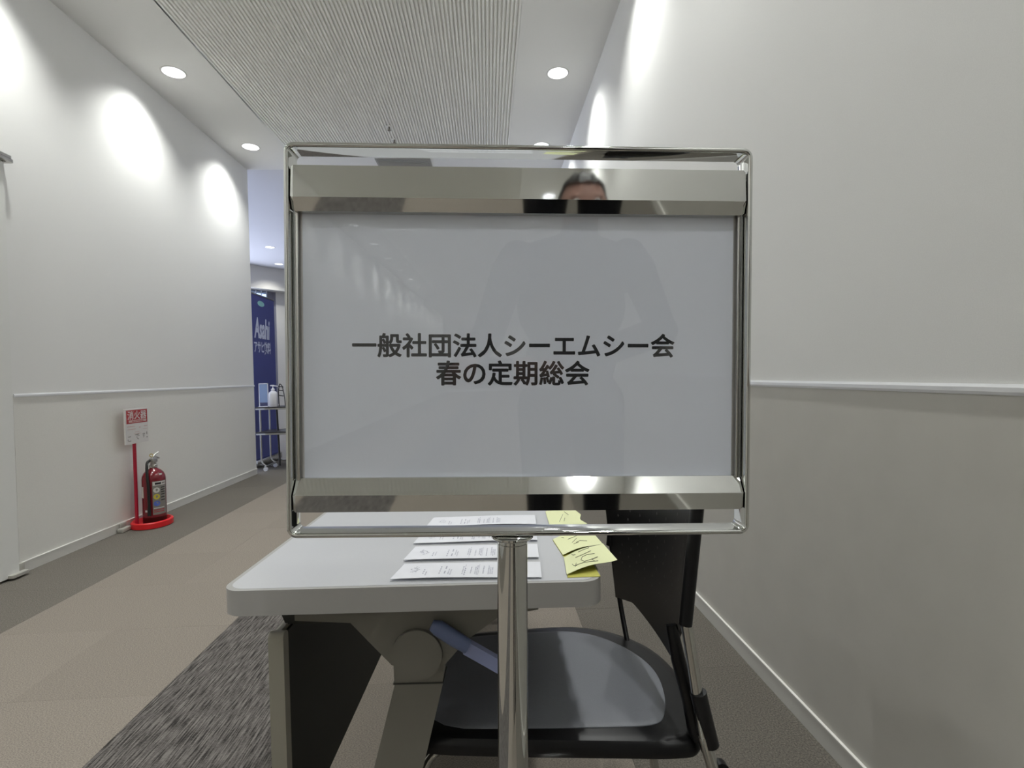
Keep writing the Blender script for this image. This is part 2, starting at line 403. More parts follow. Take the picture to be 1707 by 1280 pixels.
# daylight that enters through the hall window
ld = bpy.data.lights.new('daylight', 'AREA'); ld.shape = 'RECTANGLE'; ld.size = 6.5; ld.size_y = 2.1; ld.energy = 240; ld.color = (0.74, 0.80, 1.0)
lo = bpy.data.objects.new('daylight', ld); C.objects.link(lo); lo.parent = win; lo.location = (-3.2, .17, 1.75); lo.rotation_euler = (-PI/2, 0, 0)

# ---- downlights
def make_downlight():
    r = thing('recessed_downlight')
    obj('trim_ring', lathe(bmesh.new(), [(RH-.001, .004), (RH-.001, -.0035), (RH+.006, -.0035), (RH+.009, 0.0)]), 'lamp_trim', r, True)
    obj('reflector', lathe(bmesh.new(), [(RH-.001, .003), (RH-.006, .02), (RH-.02, .055), (RH-.042, .088)]), 'reflector', r, True)
    obj('lamp', lathe(bmesh.new(), [(0, .062), (.03, .064), (.044, .072), (RH-.042, .088)]), 'lamp_glow', r, True)
    s = bpy.data.lights.new('lamp_light', 'SPOT'); s.energy = SPOT_W; s.color = SPOT_COL; s.spot_size = math.radians(120); s.spot_blend = 1.0; s.shadow_soft_size = 0.045
    so = bpy.data.objects.new('lamp_light', s); C.objects.link(so); so.parent = r; so.location = (0, 0, .004)
    return r
proto = make_downlight(); used = [False]
lt_l = bpy.data.lights['lamp_light']; lt_r = lt_l.copy(); lt_r.energy = SPOT_W*.90
lt_l.energy = SPOT_W*1.10
def downlight(x, y, z, label, group):
    if not used[0]: r = proto; used[0] = True
    else:
        r = proto.copy(); C.objects.link(r)
        for ch in proto.children:
            c = ch.copy(); C.objects.link(c); c.parent = r
    for c in r.children:
        if c.type == 'LIGHT': c.data = lt_r if x > 0 else lt_l
    r.location = (x, y, z); tag(r, label, 'ceiling light', group)
for k in ks:
    near = {0: 'bright recessed downlight near the {} wall, the one higher in the picture', 1: 'bright recessed downlight near the {} wall, the lower and farther one'}
    for x, s in ((LXL, 'left'), (LXR, 'right')):
        lab = near[k].format(s) if k in near else f'recessed downlight by the {s} wall behind the viewer, seen as a reflection in the sign'
        downlight(x, LY0+LDY*k, H, lab, 'ceiling downlights along both walls')
for i, (x, y) in enumerate(hall_holes):
    downlight(x, y, H+.012, ['small downlight in the cool hall ceiling, the larger one beside the chrome frame', 'small downlight in the cool hall ceiling, the lowest and farthest one'][i], 'hall downlights')

# ---- small ceiling fittings
for x, y, lab in ((-.878, 5.06, 'tiny dark sprinkler head on the ribbed ceiling, the upper of two'), (-.875, 5.33, 'tiny dark sprinkler head on the ribbed ceiling just above the chrome frame')):
    t = tag(thing('sprinkler_head', (x, y, H)), lab, 'sprinkler', 'sprinkler heads')
    obj('escutcheon', lathe(bmesh.new(), [(0, -.002), (.028, -.002), (.032, .001)], seg=20), 'ceiling_rib', t, True)
    obj('nozzle', lathe(bmesh.new(), [(.008, 0), (.008, -.022), (.005, -.028), (.016, -.033), (.016, -.036), (0, -.036)], seg=16), 'sprinkler', t, True)
v = tag(thing('ceiling_vent', (-.87, 5.90, H)), 'grey rectangular ceiling vent glimpsed through the gap in the chrome frame', 'vent')
obj('vent_frame', B(-.30, .30, -.12, .12, -.006, .0005, bev=.002), 'vent_grey', v)
for i in range(6): obj('vent_slat', B(-.28, .28, -.10+.035*i, -.085+.035*i, -.011, -.0055), 'vent_grey', v)

# ================================================================== FLOOR SIGN (nearest, largest)
SC = Vector((0.0332, 0.51, 1.0775)); lean = 0.024
U = Vector((1, -.014, -lean)).normalized(); V = Vector((lean, .008*-1, 1)); V = (V-U*U.dot(V)).normalized()
MS = frame(SC, U, V)        # local x right, y up, z towards the viewer
def sgn(name, bm, m, parent, smooth=False):
    bm.transform(MS_local); return obj(name, bm, m, parent, smooth)
stand = tag(thing('sign_stand', (0.0, 0.525, 0)), 'chrome floor sign stand with rounded rectangular frame on a single pole', 'sign stand')
MS_local = Matrix.Translation(-Vector((0.0, 0.525, 0))) @ MS
HW, HH, TH, DP = .2275, .1905, .0048, .0245
# bent flat-bar frame with a softly rounded front lip
def loop(hw, hh, r, z): return [(x, y, z) for x, y in rrect(-hw, hw, -hh, hh, r, 8)]
bm = bmesh.new(); L = []
for off, z in ((0, -DP), (0, -.0018), (.0007, -.0006), (.0020, 0), (TH-.0016, 0), (TH-.0005, -.0007), (TH, -.0018), (TH, -DP+.0006), (TH-.0006, -DP), (.0006, -DP)):
    L.append([bm.verts.new(p) for p in loop(HW-off, HH-off, max(.0095-off*.9, .003), z)])
nL = len(L); nv = len(L[0])
for i in range(nL):
    a, b = L[i], L[(i+1) % nL]
    for k in range(nv): bm.faces.new((a[k], a[(k+1) % nv], b[(k+1) % nv], b[k]))
sgn('frame', bm, 'chrome', stand, True)
# clip rails top and bottom: folded section with an upper and a lower face
def rail_part(prof, name):
    """prof: (y up, z front) polygon"""
    bm = bmesh.new(); w = HW-TH-.0012
    xs = [-w, -w+.0025, w-.0025, w]; rows = []
    cy = sum(p[0] for p in prof)/len(prof); cz = sum(p[1] for p in prof)/len(prof)
    for j, x in enumerate(xs):
        s = .90 if j in (0, 3) else 1
        rows.append([bm.verts.new((x, cy+(p[0]-cy)*s, cz+(p[1]-cz)*s)) for p in prof])
    m_ = len(prof)
    for a, b in zip(rows, rows[1:]):
        for k in range(m_): bm.faces.new((a[k], a[(k+1) % m_], b[(k+1) % m_], b[k]))
    bm.faces.new(rows[0][::-1]); bm.faces.new(rows[-1])
    bevel_all(bm, .0006, 2, 22)
    return sgn(name, bm, 'chrome', stand)
rail_part([(.1690, -.0160), (.1690, -.0023), (.1385, -.0012), (.1262, -.0060), (.1262, -.0160)], 'clip_rail')
rail_part([(-.1655, -.0160), (-.1655, -.0020), (-.1490, -.0008), (-.1340, -.0112), (-.1340, -.0160)], 'clip_rail')
# side channels and back plate that carry paper and cover
sgn('back_plate', B(-HW+TH+.002, HW-TH-.002, -.160, .160, -.0185, -.0170), 'board_white', stand)
for s in (-1, 1):
    x = s*(HW-TH-.0022)
    sgn('side_channel', B(min(x, x-s*.0034), max(x, x-s*.0034), -.1650, .1675, -.0190, -.0100, bev=.0006), 'chrome_soft', stand)
sgn('clear_cover', B(-.2155, .2155, -.1500, .1500, -.0135, -.0120), 'acrylic', stand)
# flange, pole, base
foot = SC-V*HH-Vector((0, 0, 0)); pole_x = .0255
top = MS @ Vector((-.0085, -HH-.0005, -DP/2)); bot = Vector((top.x-lean*.8*(top.z), top.y, 0.012))
T0 = Vector((0.0, 0.525, 0))
ax = (top-bot).normalized()
def along(prof, name, m):
    bm = lathe(bmesh.new(), prof, seg=40); q = Vector((0, 0, 1)).rotation_difference(ax).to_matrix().to_4x4()
    bm.transform(Matrix.Translation(top-T0) @ q); return obj(name, bm, m, stand, True)
along([(0, 0), (.0195, 0), (.0212, -.0012), (.0212, -.0028), (.0195, -.0042), (.0165, -.0050), (0, -.0050)], 'flange', 'chrome')
along([(0, -.005), (.0140, -.005), (.0145, -.0055), (.0145, -.0085), (.0152, -.0092), (.0152, -(top.z-.03)), (0, -(top.z-.03))], 'pole', 'chrome')
bm = lathe(bmesh.new(), [(0, .001), (.150, .001), (.155, .004), (.155, .014), (.148, .022), (.05, .030), (.026, .040), (.022, .052), (0, .052)], bot.x-T0.x, bot.y-T0.y, 48)
obj('base', bm, 'chrome', stand, True)

# the paper notice
def SP(x, y, z): return MS @ Vector((x, y, z))
po = tag(thing('paper_notice', SP(0, -.15, -.0155)), 'white paper notice with two lines of bold black Japanese text inside the chrome stand', 'sign')
Mp = Matrix.Translation(-Vector(po.location)) @ MS
bm = B(-.2150, .2150, -.1480, .1480, -.0160, -.0152); bm.transform(Mp); obj('sheet', bm, 'paper', po)
TXT = [('一般社団法人シーエムシー会', -.0058, -.0120, .0249), ('春の定期総会', -.0075, -.0400, .0258)]
for body, x, y, sz in TXT:
    me = text_mesh(body, sz, extrude=0.0)
    xs = [q.co.x for q in me.vertices]; mx = (min(xs)+max(xs))/2
    bm = bmesh.new()
    for k in range(13):          # heavy weight: the outline thickened all round
        a = 2*PI*k/12; e = .00062 if k < 12 else 0
        c = me.copy(); c.transform(Matrix.Translation((x-mx+e*math.cos(a), y+e*math.sin(a), -.0151+k*2e-6))); bm.from_mesh(c); bpy.data.meshes.remove(c)
    bm.transform(Mp); obj('lettering', bm, 'ink', po)

# ================================================================== TABLE
trz = math.radians(-2.2); TX, TY = -.128, .822
table = tag(thing('folding_table', (TX, TY, 0), trz), 'long pale grey flip-top table with rounded corners behind the sign', 'table')
TW, TL, TZ, TT = .602, 1.50, .720, .040
def top_slab(z0, z1, inset=0, b=.0):
    bm = bmesh.new(); prism(bm, rrect(-TW/2+inset, TW/2-inset, inset, TL-inset, .032-inset*.5, 8), 'z', z0, z1); return bm
bm = top_slab(TZ-TT, TZ-.0004); bevel_all(bm, .0095, 5, 60); obj('edge_band', bm, 'table_edge', table, True)
bm = top_slab(TZ-.006, TZ, .0075); bevel_all(bm, .0012, 2, 60); obj('table_top', bm, 'table_top', table, True)
for k, (ly, sgnv) in enumerate(((.052, 1), (TL-.092, -1))):
    # bracket under the top
    poly = [(-.20, .6795), (.20, .6795), (.20, .660), (.135, .650), (.079, .611), (.045, .574), (-.043, .574), (-.109, .646), (-.20, .652)]
    bm = bmesh.new(); prism(bm, poly, 'y', ly-.012, ly+.03); bevel_all(bm, .003, 2); br = obj('bracket', bm, 'table_metal', table)
    bm = bmesh.new(); q = [(-.0005+.0412*math.cos(2*PI*a/40), .593+.0412*math.sin(2*PI*a/40)) for a in range(40)]
    prism(bm, q, 'y', ly-.020 if k == 0 else ly-.012, ly-.004 if k == 0 else ly+.038); bevel_all(bm, .0018, 2, 60); obj('pivot_cap', bm, 'table_metal', br, True)
    # slanted leg
    leg = [(-.042, .580), (.044, .580), (.038, .534), (-.085, .060), (-.172, .060), (-.041, .537)]
    bm = bmesh.new(); prism(bm, leg, 'y', ly-.006, ly+.040); bevel_all(bm, .006, 3); lg = obj('leg', bm, 'table_metal', table, True)
    bm = bmesh.new(); prism(bm, [(-.043, .541), (.0402, .541), (.0398, .5385), (-.0430, .5385)], 'y', ly-.0068, ly+.0405); obj('joint_line', bm, 'panel_dark', lg)
    bm = B(-.29, .17, ly-.012, ly+.046, .052, .092, bev=.008); ft = obj('foot', bm, 'table_metal', table, True)
    for cx in (-.265, .145):
        bm = bmesh.new(); q = [(cx+.026*math.cos(2*PI*a/24), .0265+.026*math.sin(2*PI*a/24)) for a in range(24)]
        prism(bm, q, 'y', ly-.004, ly+.038); bevel_all(bm, .004, 2, 60); obj('caster', bm, 'rubber', ft, True)
# rails under the top
for x in (-.20, .155): obj('under_rail', B(x-.012, x+.012, .14, TL-.14, .655, .680, bev=.003), 'table_metal', table)
obj('crossbar', tube(bmesh.new(), [(0, .10, .593), (0, TL-.10, .593)], .014), 'table_metal', table, True)
# modesty panel with pale edging
bm = bmesh.new(); prism(bm, rrect(.085, TL-.085, .22, .605, .02, 5), 'x', -.245, -.240)
mp_ = obj('modesty_panel', bm, 'panel_dark', table)
bm = bmesh.new(); prism(bm, rrect(.068, .088, .205, .618, .009, 6), 'x', -.258, -.232); bevel_all(bm, .006, 3, 50); obj('panel_edge', bm, 'panel_edge', mp_, True)
obj('panel_face', B(-.257, -.246, .088, TL-.088, .21, .612), 'panel_edge', mp_)
bm = bmesh.new(); prism(bm, [(-.250, .61), (-.185, .61), (-.150, .68), (-.262, .68), (-.262, .64)], 'y', .12, .165); bevel_all(bm, .006, 3); obj('panel_bracket', bm, 'panel_dark', table, True)
bm = bmesh.new(); prism(bm, [(.238, .680), (.270, .680), (.264, .662), (.245, .662)], 'y', .16, .20); obj('hook', bm, 'board_white', table)
# blue release lever
bm = tube(bmesh.new(), [(.026, .026, .646), (.036, .026, .641), (.062, .026, .623), (.084, .026, .609)], [.008, .0125, .0125, .0115], 12); lv = obj('release_lever', bm, 'lever_blue', table, True)
bm = bmesh.new(); prism(bm, [(.080, .622), (.146, .582), (.142, .560), (.076, .600)], 'y', .020, .033); bevel_all(bm, .003, 2); obj('lever_blade', bm, 'lever_pale', lv, True)

# ---- folded paper slips in a row
def slip(x0, x1, y0, y1, rz, z, label, seed):
    rnd = random.Random(seed); w, h = x1-x0, y1-y0
    t = tag(thing('paper_slip', ((x0+x1)/2, (y0+y1)/2, z), rz), label, 'paper', 'printed paper slips laid in a row on the table')
    bm = bmesh.new(); nx = 12
    for lay, (za, tk) in enumerate(((0.0004, .0004), (.0030, .0005))):
        g = []
        for i in range(nx+1):
            u = i/nx; x = -w/2+w*u
            lift = (.0022*math.sin(PI*u)+.001*math.sin(5*u+seed)) if lay else 0
            sk = .008*(1 if i in (0,) else 0)
            g.append([(x, -h/2+(0 if lay else .001), za+lift), (x+sk, h/2, za+lift*.4)])
        lo = [[bm.verts.new(p) for p in c] for c in g]; hi = [[bm.verts.new((p[0], p[1], p[2]+tk)) for p in c] for c in g]
        for i in range(nx):
            bm.faces.new((lo[i][0], lo[i][1], lo[i+1][1], lo[i+1][0])); bm.faces.new((hi[i][0], hi[i+1][0], hi[i+1][1], hi[i][1]))
            bm.faces.new((lo[i][0], lo[i+1][0], hi[i+1][0], hi[i][0])); bm.faces.new((lo[i][1], hi[i][1], hi[i+1][1], lo[i+1][1]))
        for i in (0, nx): bm.faces.new((lo[i][0], lo[i][1], hi[i][1], hi[i][0]))
    obj('sheet', bm, 'slip_paper', t)
    # printing: lines of small characters running across the slip
    bm = bmesh.new()
    def zt(x):
        u = (x+w/2)/w; return .0036+.0022*math.sin(PI*u)+.001*math.sin(5*u+seed)+.0003
    def zz(x, y): 
        f = (y+h/2)/h; u = (x+w/2)/w; l = .0022*math.sin(PI*u)+.001*math.sin(5*u+seed)
        return .0038+l*(1-f)+l*.4*f
    def q(x, y, a, b):
        bm.faces.new([bm.verts.new(p) for p in ((x, y, zz(x, y)), (x+a, y, zz(x+a, y)), (x+a, y+b, zz(x+a, y+b)), (x, y+b, zz(x, y+b)))])
    for k in range(26):      # round mark
        a = rnd.uniform(0, 2*PI); r = rnd.uniform(.004, .011); q(-w*.37+r*.8*math.cos(a), .002+r*1.3*math.sin(a), .0022, .0012)
    for fx, n_, hgt in ((-.30, 3, .3), (-.28, 5, .2), (-.19, 4, .5), (-.155, 2, .6), (-.13, 6, .3), (-.115, 6, .28), (-.035, 6, .45), (-.02, 4, .4), (.02, 8, .35), (.05, 8, .4), (.062, 7, .5), (.105, 7, .5), (.14, 8, .5), (.153, 6, .4), (.166, 6, .4)):
        y = -h*.36+rnd.uniform(0, h*.12)
        for c in range(n_):
            q(fx*w, y, .0019, hgt*h/n_*.62); y += hgt*h/n_+rnd.uniform(0, .002)
    for fx in (-.02, .075): q(fx*w, -h*.38, .0005, h*.72)
    obj('printing', bm, 'slip_print', t); return t
slip(-.163, .080, .836, .905, math.radians(-3.5), TZ, 'white printed paper slip nearest the table edge, lowest of the row', 1)
slip(-.156, .084, .925, .998, math.radians(-3.0), TZ, 'white printed paper slip second from the near table edge', 2)
slip(-.152, .090, 1.020, 1.095, math.radians(-2.5), TZ, 'white printed paper slip just under the bottom bar of the chrome frame', 3)
slip(-.142, .098, 1.130, 1.205, math.radians(-2.5), TZ, 'white printed paper slip seen through the gap above the bottom bar of the frame', 4)

# ---- folded yellow sticky notes
def note(bl, br_, fr, fl, under, strokes, label, tear=False):
    """corner points of the upper sheet, polygon of the lower sheet (x,y), pen strokes in (u,v) of the upper sheet"""
    o = Vector(((bl[0]+fl[0])/2, (bl[1]+fl[1])/2, TZ)); t = tag(thing('sticky_note', o), label, 'sticky note', 'yellow sticky notes at the right table edge')
    P = [Vector(p)-o for p in (bl, br_, fr, fl)]
    def at(u, v): return (P[0]*(1-u)+P[1]*u)*(1-v)+(P[3]*(1-u)+P[2]*u)*v+Vector((0, 0, .004*math.sin(PI*min(u*1.2, 1))))
    bm = bmesh.new(); N = 8
    for dz in (0, -.0003):
        g = []
        for i in range(N+1):
            row = []
            for j in range(5):
                u = i/N
                if tear and i == N: u = 1-[0, .10, .03, .14, .02][j]
                row.append(bm.verts.new(at(u, j/4)+Vector((0, 0, dz))))
            g.append(row)
        for i in range(N):
            for j in range(4): bm.faces.new((g[i][j], g[i+1][j], g[i+1][j+1], g[i][j+1]))
    obj('upper_sheet', bm, 'note_pale', t, True)
    bm = bmesh.new(); prism(bm, [(x-o.x, y-o.y) for x, y in under], 'z', .0003, .0008); obj('lower_sheet', bm, 'note_deep', t)
    bm = bmesh.new()
    for st in strokes:
        pts = [at(u, v)+Vector((0, 0, .0006)) for u, v in st]
        tube(bm, pts, .00042, 5)
    obj('handwriting', bm, 'pencil', t)
S1 = [[(.18, .05), (.21, .17), (.26, .21)], [(.34, .13), (.45, .10), (.62, .06)], [(.24, .36), (.38, .36), (.50, .32), (.62, .26)],
      [(.14, .62), (.16, .74), (.22, .80)], [(.22, .66), (.18, .82)], [(.20, .76), (.36, .78), (.52, .84), (.64, .88)],
      [(.66, .46), (.50, .42), (.38, .46), (.33, .60), (.38, .74), (.52, .73), (.68, .66)], [(.67, .67), (.54, .74), (.57, .84)]]
S2 = [[(.2, .12), (.24, .22)], [(.30, .36), (.45, .34), (.6, .26)], [(.32, .10), (.38, .11)], [(.34, .62), (.5, .45)], [(.42, .68), (.54, .62), (.7, .70)], [(.35, .72), (.48, .70)]]
S3 = [[(.25, .10), (.40, .18)], [(.28, .80), (.45, .45)], [(.40, .82), (.46, .66)], [(.52, .3), (.6, .5)]]
note((.126, .918, TZ+.002), (.204, .955, TZ+.012), (.208, .862, TZ+.014), (.119, .836, TZ+.003),
     [(.128, .912), (.170, .925), (.172, .828), (.119, .829)], S1, 'yellow sticky note nearest the table corner, with dark handwriting')
note((.119, 1.022, TZ+.002), (.198, 1.045, TZ+.012), (.203, .955, TZ+.012), (.126, .928, TZ+.003),
     [(.119, 1.02), (.178, 1.03), (.182, .931), (.127, .919)], S2, 'yellow sticky note just below the bottom bar of the chrome frame')
note((.128, 1.235, TZ+.002), (.205, 1.25, TZ+.008), (.204, 1.10, TZ+.008), (.123, 1.09, TZ+.003),
     [(.128, 1.23), (.175, 1.23), (.178, 1.09), (.124, 1.085)], S3, 'yellow sticky note with ragged end seen through the gap above the bottom bar', True)

# ================================================================== CHAIR (pushed under the table, facing left)
CX, CY = .14, 1.045
SEAT_DZ, SEAT_DY = -.027, .022
chair = tag(thing('stacking_chair', (CX, CY, 0)), 'black plastic stacking chair with chrome legs pushed in at the table', 'chair')
def L3(p): return (p[0]-CX, p[1]-CY, p[2])
outer = [(-.165, .905), (-.140, .884), (.05, .862), (.20, .848), (.325, .836), (.352, .850), (.372, .90), (.385, .98), (.384, 1.06), (.368, 1.13), (.335, 1.19), (.28, 1.24), (.215, 1.268), (.15, 1.275), (-.06, 1.265), (-.125, 1.25), (-.165, 1.22), (-.172, 1.05)]
padpoly = [(-.125, .908), (.05, .893), (.235, .882), (.285, .884), (.305, .905), (.325, .96), (.335, 1.03), (.325, 1.09), (.295, 1.15), (.245, 1.205), (.19, 1.232), (.12, 1.238), (-.10, 1.228), (-.135, 1.19), (-.142, 1.05)]
def smooth_poly(p, it=2):
    for _ in range(it):
        q = []
        for a, b in zip(p, p[1:]+p[:1]): q += [(a[0]*.75+b[0]*.25, a[1]*.75+b[1]*.25), (a[0]*.25+b[0]*.75, a[1]*.25+b[1]*.75)]
        p = q
    return p
def inset(p, k):
    cx = sum(a[0] for a in p)/len(p); cy = sum(a[1] for a in p)/len(p)
    return [(cx+(a[0]-cx)*k, cy+(a[1]-cy)*k) for a in p]
so_ = smooth_poly(outer); bm = bmesh.new(); rings = []
for k, z in ((.93, .412), (.985, .418), (1.0, .428), (.992, .438), (.965, .4455), (.90, .4485)):
    rings.append([bm.verts.new(L3((x, y+SEAT_DY, z+SEAT_DZ))) for x, y in inset(so_, k)])
for a, b in zip(rings, rings[1:]):
    n = len(a)
    for i in range(n): bm.faces.new((a[i], a[(i+1) % n], b[(i+1) % n], b[i]))
bm.faces.new(rings[0][::-1]); bm.faces.new(rings[-1]); obj('seat', bm, 'black_plastic', chair, True)
sp_ = smooth_poly(padpoly); bm = bmesh.new(); rings = []
for k, z in ((1.0, .447), (.997, .4500), (.985, .4515), (.93, .4525), (.6, .451)):
    rings.append([bm.verts.new(L3((x, y+SEAT_DY, z+SEAT_DZ))) for x, y in inset(sp_, k)])
for a, b in zip(rings, rings[1:]):
    n = len(a)
    for i in range(n): bm.faces.new((a[i], a[(i+1) % n], b[(i+1) % n], b[i]))
bm.faces.new(rings[-1]); obj('seat_pad', bm, 'seat_pad', chair, True)
# backrest shell
def shell(s, t):
    """s 0 near .. 1 far, t 0 bottom .. 1 top; the near lower corner is cut back to free the tube"""
    s0 = .20*max(0, 1-t/.36)**.7 if t < .36 else 0
    q = s0+(1-s0)*s
    near = Vector((.313+.036*t, .856, 0)); farp = Vector((.298-.034*t, 1.262, 0))
    p = near.lerp(farp, q); c = q-.5
    p.x += .035*(1-(2*c)**2)*(.4+.6*t)
    p.z = .498+.367*t+.030*(1-t)**3*min(1, (1-q)*4)
    return p
bm = bmesh.new(); NS, NT = 20, 16; lay = []
for dn in (0, .006):
    lay.append([[bm.verts.new(L3(shell(i/NS, j/NT)+Vector((dn, 0, 0)))) for j in range(NT+1)] for i in range(NS+1)])
for l in lay:
    for i in range(NS):
        for j in range(NT): bm.faces.new((l[i][j], l[i+1][j], l[i+1][j+1], l[i][j+1]))
a, b = lay
for i in range(NS):
    for j in (0, NT): bm.faces.new((a[i][j], a[i+1][j], b[i+1][j], b[i][j]))
for j in range(NT):
    for i in (0, NS): bm.faces.new((a[i][j], a[i][j+1], b[i][j+1], b[i][j]))
back = obj('backrest', bm, 'black_plastic', chair, True)
bm = bmesh.new()
for i in range(3, 18, 2):
    for j in range(4, 15):
        s_, t_ = (i+(.5 if j % 2 else 0))/NS, (j+.3)/NT
        if abs(s_-.5) > .4: continue
        p = shell(s_, t_); du = (shell(s_+.01, t_)-p).normalized(); dv = (shell(s_, t_+.01)-p).normalized()
        bm.faces.new([bm.verts.new(L3(p+Vector((-.0006, 0, 0))+du*.0022*math.cos(q*PI/4)+dv*.0035*math.sin(q*PI/4))) for q in range(8)])
obj('perforations', bm, 'perforation', back)['kind'] = 'stuff'
# tubular frame: one bent tube each side (back upright running down into the rear leg) and front legs
def T(name, pts, r, m='chrome_soft', par=None, fl=.03): return obj(name, tube(bmesh.new(), fillet([L3(p) for p in pts], fl) if not isinstance(r, list) else [L3(p) for p in pts], r, 14), m, par or chair, True)
for y, xo in ((.850, 0), (1.262, -.028)):
    near_ = y < 1; yi = y+(.12 if near_ else -.10)
    T('back_upright', [(.3175+xo, y, .634), (.3185+xo, y, .625)]+([(.345+xo, y, .43)] if near_ else [(.338+xo, y-.006, .47), (.338+xo, y-.06, .415)]), .0095 if near_ else .006, 'chrome_soft' if near_ else 'black_plastic')
    T('back_sleeve', [(.346+xo, y+.004, .85), (.331+xo, y+.002, .74), (.3165+xo, y, .626)], .0112, 'black_plastic')
    T('leg', [((.343+xo, y, .44) if near_ else (.352+xo, y-.03, .385)), (.365+xo, y, .36), (.425+xo, y, .012)], .0105)
    T('leg', [(.28+xo, yi, .382), (-.08+xo, yi, .374), (-.135+xo, yi, .34), (-.16+xo, yi, .012)], .0105)
    if near_:
        T('sleeve', [(.336+xo, y, .512), (.345+xo, y, .47), (.356+xo, y, .422)], .0138, 'black_plastic', fl=.005)
        T('back_support', [(.312, .905, .600), (.318, .890, .545), (.332, .880, .480), (.345, .880, .415)], [.010, .0125, .0125, .015], 'black_plastic')
        T('knob', [(.372+xo, y+.010, .378), (.372+xo, y-.004, .378)], .014, 'black_plastic')
    T('glide', [(.427+xo, y, .001), (.427+xo, y, .016)], .014, 'rubber'); T('glide', [(-.161+xo, yi, .001), (-.161+xo, yi, .016)], .014, 'rubber')
T('stretcher', [(-.06, .97, .352), (-.09, 1.16, .352)], .009)
T('stretcher', [(.26, .97, .378), (.24, 1.16, .378)], .009)


# ================================================================== FIRE EXTINGUISHER CORNER
EX, EY = -2.515, 4.000
tray = tag(thing('extinguisher_stand', (EX, EY, 0)), 'red floor tray with a red post and white notice board, by the left wall', 'stand')
bm = bmesh.new(); n = 40
def oval(k): a = 2*PI*k/n; return math.cos(a), math.sin(a)
rings = []
for r, z in ((.118, .001), (.128, .004), (.128, .040), (.122, .046), (.112, .046), (.108, .038), (.098, .016), (.0, .016)):
    rings.append([bm.verts.new((oval(k)[0]*r, oval(k)[1]*r*1.12, z)) for k in range(n)] if r else [bm.verts.new((0, 0, z))])
for a, b in zip(rings, rings[1:]):
    for k in range(n):
        if len(b) == 1: bm.faces.new((a[k], a[(k+1) % n], b[0]))
        else: bm.faces.new((a[k], a[(k+1) % n], b[(k+1) % n], b[k]))
obj('tray', bm, 'red_tray', tray, True)
PX, PY = -.085, -.040
obj('post', tube(bmesh.new(), [(PX, PY, .02), (PX, PY, .86)], .0115), 'red_post', tray, True)
bx0 = PX+.015
board = obj('notice_board', B(bx0, bx0+.012, PY-.128, PY+.122, .618, .872, bev=.002), 'board_white', tray)
FX = bx0+.0122
def face_text(body, size, y, z, m, par, off=0.0, fx=FX, sx=1.0):
    me = text_mesh(body, size, offset=off, extrude=.0001); me.transform(frame((fx, y, z), (0, 1, 0), (0, 0, 1)) @ Matrix.Diagonal((sx, 1, 1, 1))); return obj_me('lettering', me, m, par)
obj('red_panel', B(FX-.0004, FX+.0004, PY-.116, PY+.112, .766, .862), 'board_red', board)
face_text('消火器', .066, PY-.002, .800, 'board_white', board, .0009, FX+.0008, 1.05)
obj('pale_band', B(FX, FX+.0008, PY-.092, PY+.100, .773, .790), 'print_pale', board)
face_text('FIRE EXTINGUISHER', .014, PY+.004, .776, 'board_red', board, .0003, FX+.001)
for i, (y0, y1, z0, z1) in enumerate(((-.110, -.03, .742, .748), (-.108, -.02, .722, .727), (.07, .11, .735, .741), (.02, .03, .728, .738), (-.03, .02, .700, .704), (.06, .11, .715, .718), (-.04, .03, .686, .690))):
    obj('fine_print', B(FX-.0002, FX+.0004, PY+y0, PY+y1, z0, z1), 'print_pale', board)
for body, y, sz, z in (('こ', -.090, .050, .640), ('で', -.005, .052, .648), ('す', .066, .040, .655)):
    face_text(body, sz, PY+y, z, 'print_grey', board, .0006)
obj('fine_print', B(FX-.0002, FX+.0004, PY+.098, PY+.106, .672, .692), 'print_grey', board)
obj('fine_print', B(FX-.0002, FX+.0004, PY+.098, PY+.107, .648, .656), 'print_grey', board)

ex = tag(thing('fire_extinguisher', (EX+.012, EY+.012, .0165)), 'red fire extinguisher with printed label standing in the red tray', 'extinguisher')
R0 = .076
obj('cylinder', lathe(bmesh.new(), [(0, 0.055), (R0, .055), (R0, .340), (R0*.97, .362), (R0*.82, .390), (R0*.58, .410), (R0*.34, .422), (.022, .428), (.022, .436), (0, .436)], seg=40), 'red_paint', ex, True)
obj('skirt', lathe(bmesh.new(), [(R0*.90, 0.001), (R0*.985, .001), (R0*.985, .052), (R0, .056), (R0*.90, .056)], seg=40), 'red_dark', ex, True)
def wrap(name, a0, a1, z0, z1, m, par, r=R0+.0006, n_=10):
    bm = bmesh.new(); c0 = []
    for i in range(n_+1):
        a = math.radians(a0+(a1-a0)*i/n_); c0.append([bm.verts.new((r*math.cos(a), r*math.sin(a), z)) for z in (z0, z1)])
    for p, q in zip(c0, c0[1:]): bm.faces.new((p[0], q[0], q[1], p[1]))
    return obj(name, bm, m, par, True)
ex.scale = (1, 1, .96)
